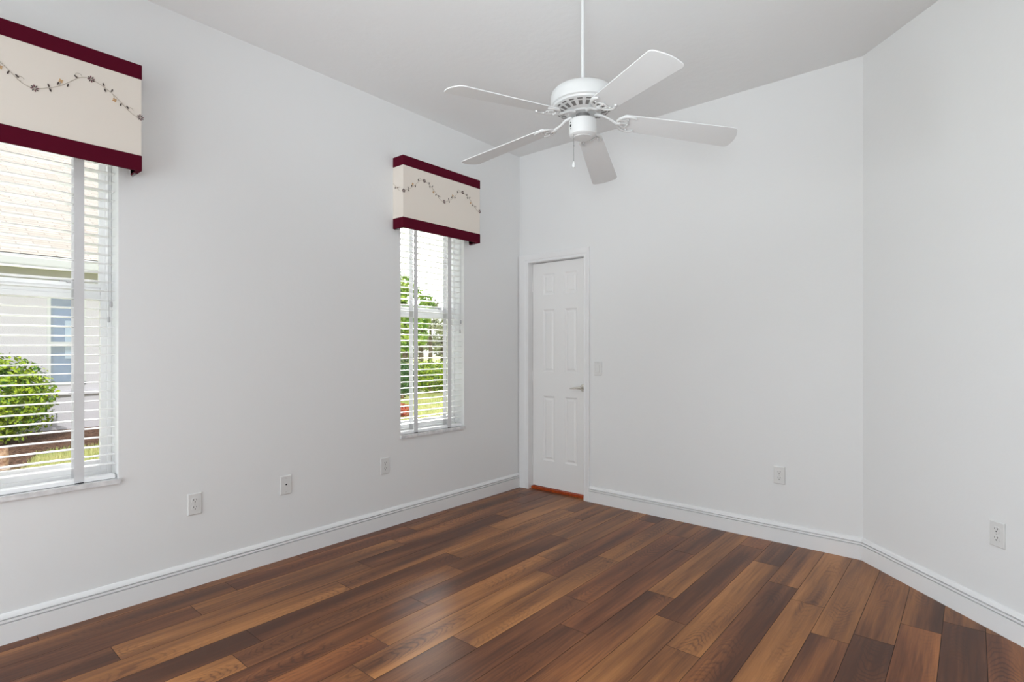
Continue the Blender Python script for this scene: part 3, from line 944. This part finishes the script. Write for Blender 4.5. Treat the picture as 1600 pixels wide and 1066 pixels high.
p_ = on_side(R(-58), 0.0625); tn = Vector((-p_.y, p_.x, 0)).normalized()
sb = MB()
o_ = p_.normalized()
for du, dz, hu, hz_ in ((0, 0, 0.0045, 0.0055), (0, 0.014, 0.0018, 0.0018), (0, -0.014, 0.0018, 0.0018)):
    c = p_ + tn * du + Vector((0, 0, FZ(2.268) + dz))
    vs = [c + tn * (su * hu) + Vector((0, 0, sz * hz_)) + o_ * so_ for so_ in (-0.001, 0.0022) for su, sz in ((-1, -1), (1, -1), (1, 1), (-1, 1))]
    sb.add(vs, [(0, 3, 2, 1), (4, 5, 6, 7), (0, 1, 5, 4), (1, 2, 6, 5), (2, 3, 7, 6), (3, 0, 4, 7)])
sb.build('reverse_switch', M['slot'], swh)
# pull chain
pc_ = dirc * 0.030 - rgt * 0.040
chain = MB()
zc_ = 2.226
while zc_ > 2.108:
    chain.sphere((pc_.x, pc_.y, FZ(zc_)), 0.0016, 6); zc_ -= 0.0034
chain.tube([(pc_.x, pc_.y, FZ(2.228)), (pc_.x, pc_.y, FZ(2.106))], 0.0006, 5)
ch = chain.build('pull_chain', M['steel'], fan)
MB().lathe([(0.002, FZ(2.108)), (0.0055, FZ(2.104)), (0.0085, FZ(2.094)), (0.0090, FZ(2.086)), (0.0065, FZ(2.079)), (0.001, FZ(2.077))], (pc_.x, pc_.y, 0), 16).build('pull_knob', M['fan'], ch, smooth=50)
MB().sphere((pc_.x, pc_.y, FZ(2.176)), 0.0034, 8).build('chain_link', M['steel'], ch)


def blade_frame(k):
    a_ = PH0 + k * 2 * math.pi / 5
    d_ = Vector((math.cos(a_), math.sin(a_), -DROOP)); s_ = Vector((-math.sin(a_), math.cos(a_), 0)) * math.cos(PITCH) + Vector((0, 0, 1)) * math.sin(PITCH)
    d_ = TILT @ d_; s_ = TILT @ s_
    return d_, s_, d_.cross(s_).normalized()


def bp(k, r_, w_, h_=0.0):
    d_, s_, n_ = blade_frame(k)
    return Vector((0, 0, FZ(ZC))) + d_ * r_ + s_ * w_ + n_ * h_


# outline of one blade in (radius, width)
r0_ = 0.178
outl = [(r0_, -0.050), (r0_ + 0.010, -0.056)]
for i in range(7):
    t_ = i / 6 * math.pi / 2
    outl.append((RT - 0.030 + 0.024 * math.sin(t_), -HW + 0.026 - 0.026 * math.cos(t_)))
for i in range(1, 8):
    u_ = -1 + 2 * i / 8
    outl.append((RT - 0.006 + 0.008 * (1 - u_ * u_), u_ * (HW - 0.026)))
for i in range(7):
    t_ = math.pi / 2 - i / 6 * math.pi / 2
    outl.append((RT - 0.030 + 0.024 * math.sin(t_), HW - 0.026 + 0.026 * math.cos(t_)))
outl += [(r0_ + 0.010, 0.056), (r0_, 0.050)]
for k in range(5):
    MB().prism(outl, lambda a_, c_, h_: bp(k, a_, c_, h_), 0.0, 0.0042).build('blade', M['blade'], fan, bevel=(0.0012, 2))
    # cast blade iron: arm from the flywheel, horseshoe with three ribs under the blade root
    ir = MB()
    d_, s_, n_ = blade_frame(k)
    dh = Vector((d_.x, d_.y, 0))
    p0_ = dh * 0.052 + Vector((0, 0, FZ(2.329)))
    p1_ = dh * 0.088 + Vector((0, 0, FZ(2.322)))
    p2_ = dh * 0.118 + Vector((0, 0, FZ(2.306))) - s_ * 0.004
    p3_ = bp(k, 0.150, 0, -0.007)
    ir.tube([p0_, p1_, p2_, p3_, bp(k, 0.168, 0, -0.005)], [0.013, 0.010, 0.0085, 0.010, 0.012], 10, flat=0.7)
    arc = []
    for i in range(25):
        t_ = R(-168) + R(336) * i / 24 - math.pi
        t_ = math.pi + R(-128) + R(256) * i / 24
        arc.append(bp(k, 0.205 + 0.050 * math.cos(t_), 0.051 * math.sin(t_), -0.003))
    arc = [bp(k, 0.262, -0.050, -0.002)] + arc[::-1] + [bp(k, 0.262, 0.050, -0.002)] if False else arc
    ir.tube(arc, [0.0055] + [0.0075] * 23 + [0.0055], 8, flat=0.7)
    ir.tube([bp(k, 0.160, 0, -0.003), bp(k, 0.196, 0.0, -0.003)], [0.008, 0.005], 8, flat=0.6)
    ir.tube([bp(k, 0.166, -0.018, -0.003), bp(k, 0.192, -0.026, -0.003), bp(k, 0.200, -0.048, -0.003)], [0.005, 0.005, 0.004], 8, flat=0.6)
    ir.tube([bp(k, 0.166, 0.018, -0.003), bp(k, 0.192, 0.026, -0.003), bp(k, 0.200, 0.048, -0.003)], [0.005, 0.005, 0.004], 8, flat=0.6)
    ir.tube([bp(k, 0.194, -0.026, -0.003), bp(k, 0.205, 0.0, -0.003), bp(k, 0.194, 0.026, -0.003)], [0.0045, 0.006, 0.0045], 8, flat=0.6)
    iro = ir.build('blade_iron', M['fan'], fan, smooth=50)
    for w_ in (-0.034, 0.0, 0.034):
        q = bp(k, 0.200, w_, -0.0055)
        MB().sphere(q, 0.0042, 8).build('screw', M['fan'], iro, smooth=60)

# ------------------------------------------------------------------ outdoors
GZ = -0.16


def ray(px_, dist):
    l_ = (px_ - 800) / F_PX
    a_ = R(YAW)
    return Vector((CAM.x + dist * (-math.sin(a_) + l_ * math.cos(a_)), CAM.y + dist * (math.cos(a_) + l_ * math.sin(a_)), 0))


def zof(py_, dist):
    return CAM.z + (HORIZON - py_) * dist / F_PX


tag(MB().box((-80, -40, GZ - 0.2), (-WT, 80, GZ)).build('lawn', M['lawn']), kind='structure')

# neighbouring house
hs = empty('house', (-8.75, -3.0, GZ))
tag(hs, 'pale stucco house with a shingle roof, seen through the nearer window', 'house')
HX, HY0, HY1, HZT = -8.75, -12.0, 4.2, 2.66
wy0, wy1, wz0, wz1 = -1.93, -1.40, 0.64, 2.34
b = MB()
b.box((-24, HY0, GZ), (HX - 0.15, HY1, HZT))
b.box((HX - 0.15, HY0, GZ), (HX, wy0, HZT)); b.box((HX - 0.15, wy1, GZ), (HX, HY1, HZT))
b.box((HX - 0.15, wy0, GZ), (HX, wy1, wz0)); b.box((HX - 0.15, wy0, wz1), (HX, wy1, HZT))
P(b, 'house_wall', M['stucco'], hs)
P(MB().box((HX, wy0 - 0.12, 0.47), (HX + 0.05, wy1 + 0.45, 0.53)), 'sill_band', M['stucco'], hs)
fr = MB()
fr.box((HX - 0.08, wy0, wz0), (HX + 0.01, wy0 + 0.05, wz1)); fr.box((HX - 0.08, wy1 - 0.04, wz0), (HX + 0.01, wy1, wz1))
fr.box((HX - 0.08, wy0, wz0), (HX + 0.01, wy1, wz0 + 0.05)); fr.box((HX - 0.08, wy0, wz1 - 0.05), (HX + 0.01, wy1, wz1)); fr.box((HX - 0.08, wy0, 1.32), (HX, wy1, 1.38))
hw_ = P(fr, 'house_window', M['fascia'], hs)
P(MB().box((HX - 0.05, wy0 + 0.05, wz0 + 0.05), (HX - 0.045, wy1 - 0.04, wz1 - 0.05)), 'pane', M['glass_house'], hw_)
P(MB().box((HX - 0.14, wy0 + 0.02, wz0), (HX - 0.13, wy1, wz1)), 'window_interior', M['dark_room'], hw_)
P(MB().box((HX - 0.12, wy0 + 0.26, wz0 + 0.45), (HX - 0.11, wy1, 1.75)), 'curtain', M['blind_inside'], hw_)
EX, EZ = -8.36, 2.60
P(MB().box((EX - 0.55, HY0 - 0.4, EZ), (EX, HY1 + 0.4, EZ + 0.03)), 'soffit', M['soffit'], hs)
P(MB().box((EX, HY0 - 0.4, EZ - 0.02), (EX + 0.12, HY1 + 0.4, EZ + 0.16)), 'gutter', M['fascia'], hs, bevel=(0.03, 3))
RX = -16.6; RZ = EZ + 0.2 + 0.5 * (EX - RX)
b = MB()
b.add([(EX + 0.10, HY0 - 0.4, EZ + 0.17), (EX + 0.10, HY1 + 0.4, EZ + 0.17), (RX, HY1 - 0.5, RZ), (RX, HY0 + 4.5, RZ), (2 * RX - EX, HY0 - 0.4, EZ + 0.17), (2 * RX - EX, HY1 + 0.4, EZ + 0.17)],
      [(0, 1, 2, 3), (1, 5, 2), (4, 3, 2, 5), (0, 3, 4), (0, 4, 5, 1)])
P(b, 'roof', M['shingle'], hs)

# planting bed in front of it
BED = [(-8.75, -9.0), (-8.75, 0.6), (-7.05, 0.6), (-6.65, -1.8), (-6.45, -2.4), (-5.4, -2.68), (-4.9, -3.2), (-5.0, -9.0)]


def in_bed(x, y):
    c = False
    for (x0, y0), (x1, y1) in zip(BED, BED[1:] + BED[:1]):
        if (y0 > y) != (y1 > y) and x < x0 + (y - y0) / (y1 - y0) * (x1 - x0):
            c = not c
    return c


tag(MB().prism(BED, lambda a_, c_, d_: (a_, c_, d_), GZ - 0.01, GZ + 0.035).build('mulch_bed', M['mulch']), kind='structure')


def leaves(n_, centre, rad, size, rng_, shell=0.75, squash=1.0, up=0.3):
    """leaf blades scattered through an ellipsoid shell"""
    mb = MB()
    c = Vector(centre)
    for _ in range(n_):
        v = Vector((rng_.gauss(0, 1), rng_.gauss(0, 1), rng_.gauss(0, 1))).normalized()
        rr = rng_.uniform(shell, 1.0) * (1 + 0.06 * math.sin(5 * v.x + 3 * v.z) * math.cos(4 * v.y))
        p = c + Vector((v.x * rad[0], v.y * rad[1], v.z * rad[2])) * rr
        nrm = (v + Vector((rng_.gauss(0, .6), rng_.gauss(0, .6), rng_.gauss(0, .6) + up))).normalized()
        t = nrm.orthogonal().normalized(); t = Matrix.Rotation(rng_.uniform(0, 6.28), 3, nrm) @ t
        u = nrm.cross(t)
        s_ = size * rng_.uniform(0.6, 1.3)
        mb.add([p - t * s_ * .5, p + u * s_ * .26 + nrm * s_ * .08, p + t * s_ * .5, p - u * s_ * .26 + nrm * s_ * .08], [(0, 1, 2), (0, 2, 3)])
    return mb


def raw_build(mb, name, m, parent):
    me = bpy.data.meshes.new(name); o = Vector(parent.location)
    me.from_pydata([tuple(Vector(v) - o) for v in mb.v], [], mb.f); me.materials.append(m)
    ob = bpy.data.objects.new(name, me); COL.objects.link(ob); ob.parent = parent
    return ob


def plant(name, label, cat, base, blobs, size, n_, m, trunk=None, group=None, seed_=1, bark=None):
    root = empty(name, base); tag(root, label, cat, group)
    rg_ = random.Random(seed_)
    mb = MB()
    for (c, rad) in blobs:
        q = leaves(int(n_ * rad[0] * rad[2] / sum(r_[0] * r_[2] for _, r_ in blobs)), c, rad, size, rg_, shell=0.55)
        mb.add(q.v, q.f)
    raw_build(mb, 'foliage', m, root)
    core = MB()
    if trunk:
        pts, rs = trunk
        core.tube(pts, rs, 10)
        raw_build(core, 'trunk', bark or M['bark'], root)
    return root


# clipped bush outside the nearer window
c0 = ray(-3, 7.9)
plant('bush', 'round clipped green bush outside the nearer window', 'bush', (c0.x, c0.y, GZ),
      [((c0.x, c0.y, 0.52), (0.70, 0.70, 0.68)), ((c0.x, c0.y, 0.50), (0.58, 0.58, 0.58)), ((c0.x - 0.1, c0.y - 0.60, 0.50), (0.60, 0.60, 0.62))], 0.075, 10500, M['leaf'],
      ([(c0.x, c0.y, GZ), (c0.x + 0.01, c0.y, 0.1), (c0.x, c0.y, 0.6)], [0.06, 0.055, 0.04]), seed_=3)
gp = ray(4, 6.25)
g_ = empty('garden_post', (gp.x, gp.y, GZ)); tag(g_, 'short tan round post in the bed at the left picture edge, before the bush', 'post')
raw_build(MB().lathe([(0.055, 0.0), (0.052, 0.10), (0.056, 0.17), (0.050, 0.28), (0.030, 0.30), (0.001, 0.302)], (gp.x, gp.y, GZ), 14), 'post_shaft', M['bark'], g_)
raw_build(MB().lathe([(0.070, 0.0), (0.070, 0.04), (0.062, 0.05), (0.001, 0.05)], (gp.x, gp.y, GZ), 14), 'post_base', M['stone'], g_)
# hedge and trees outside the far window
hc = ray(672, 17.4)
blobs = []
for i in range(6):
    q = ray(646 + i * 15, 17.6)
    blobs.append(((q.x, q.y, 0.36), (0.55, 0.55, 0.56)))
plant('hedge', 'sunlit yellow-green hedge outside the window nearest the door', 'hedge', (hc.x, hc.y, GZ), blobs, 0.09, 8500, M['leaf'],
      ([(hc.x, hc.y, GZ), (hc.x, hc.y, 0.3)], [0.05, 0.04]), seed_=5)
dk = ray(629, 15.5)
plant('bush', 'dark green shrub at the left edge of the window nearest the door', 'bush', (dk.x, dk.y, GZ),
      [((dk.x, dk.y, 0.42), (0.42, 0.42, 0.58)), ((dk.x, dk.y, 0.4), (0.3, 0.3, 0.45))], 0.085, 2800, M['leaf_dark'], ([(dk.x, dk.y, GZ), (dk.x, dk.y, 0.3)], [0.05, 0.03]), seed_=6)
rd = ray(628, 11.4)
plant('flower_bed_plant', 'small coral-red leafed plant on the lawn at the window edge', 'plant', (rd.x, rd.y, GZ),
      [((rd.x, rd.y, GZ + 0.12), (0.20, 0.20, 0.16))], 0.08, 320, M['leaf_red'], ([(rd.x, rd.y, GZ), (rd.x, rd.y, GZ + 0.1)], [0.015, 0.01]), seed_=7)


def tree(px_, dist, ztop, zlow, rad, m, label, n_, seed_, size=0.14):
    q = ray(px_, dist); rg_ = random.Random(seed_)
    blobs = []
    hgt = ztop - zlow
    for i in range(9):
        u = (i + 0.5) / 9
        rr = rad * (0.55 + 0.5 * math.sin(math.pi * min(u * 1.05, 1)))
        blobs.append(((q.x + rg_.uniform(-.5, .5) * rad, q.y + rg_.uniform(-.5, .5) * rad, zlow + hgt * u), (rr * .7, rr * .7, hgt * 0.13)))
    return plant('tree', label, 'tree', (q.x, q.y, GZ), blobs, size, n_, m,
                 ([(q.x, q.y, GZ), (q.x + 0.05, q.y, zlow * .6), (q.x, q.y, zlow + hgt * .7)], [0.16, 0.12, 0.05]), 'trees beyond the far window', seed_, M['bark_grey'])


tree(632, 21, zof(425, 21), zof(556, 21), 0.80, M['leaf_tree'], 'green tree at the left edge of the window nearest the door', 6500, 21)
tree(657, 27, zof(455, 27), zof(535, 27), 0.75, M['leaf_tree'], 'bushy green tree behind the hedge', 5200, 22)
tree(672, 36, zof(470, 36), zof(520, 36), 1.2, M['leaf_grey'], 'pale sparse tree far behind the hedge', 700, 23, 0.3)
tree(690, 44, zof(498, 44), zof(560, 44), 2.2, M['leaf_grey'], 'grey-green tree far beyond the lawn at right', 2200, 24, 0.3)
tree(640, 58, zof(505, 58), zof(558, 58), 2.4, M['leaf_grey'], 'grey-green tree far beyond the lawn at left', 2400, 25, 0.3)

# grass tufts on the visible strips of lawn
gv = MB(); rg_ = random.Random(9)
for (n_, pxa, pxb, da, db) in ((5200, -20, 160, 5.2, 8.6), (5200, 615, 705, 9.5, 16.5)):
    for _ in range(n_):
        q = ray(rg_.uniform(pxa, pxb), math.sqrt(rg_.uniform(da * da, db * db)))
        if in_bed(q.x, q.y) or q.x < -8.6 and q.y < 4.3:
            continue
        if any((q.x - bx) ** 2 + (q.y - by) ** 2 < br * br for bx, by, br in ((c0.x, c0.y, 0.2), (gp.x, gp.y, 0.12), (dk.x, dk.y, 0.45), (rd.x, rd.y, 0.24))):
            continue
        h_ = rg_.uniform(0.03, 0.085); a_ = rg_.uniform(0, 6.28); wv_ = 0.006
        dx, dy = math.cos(a_), math.sin(a_)
        gv.add([(q.x - dx * wv_, q.y - dy * wv_, GZ), (q.x + dx * wv_, q.y + dy * wv_, GZ), (q.x + rg_.uniform(-.03, .03), q.y + rg_.uniform(-.03, .03), GZ + h_)], [(0, 1, 2)])
me = bpy.data.meshes.new('grass'); me.from_pydata(gv.v, [], gv.f); me.materials.append(M['grass'])
g = bpy.data.objects.new('grass', me); COL.objects.link(g); tag(g, 'short sunlit lawn grass outside both windows', 'grass', kind='stuff')
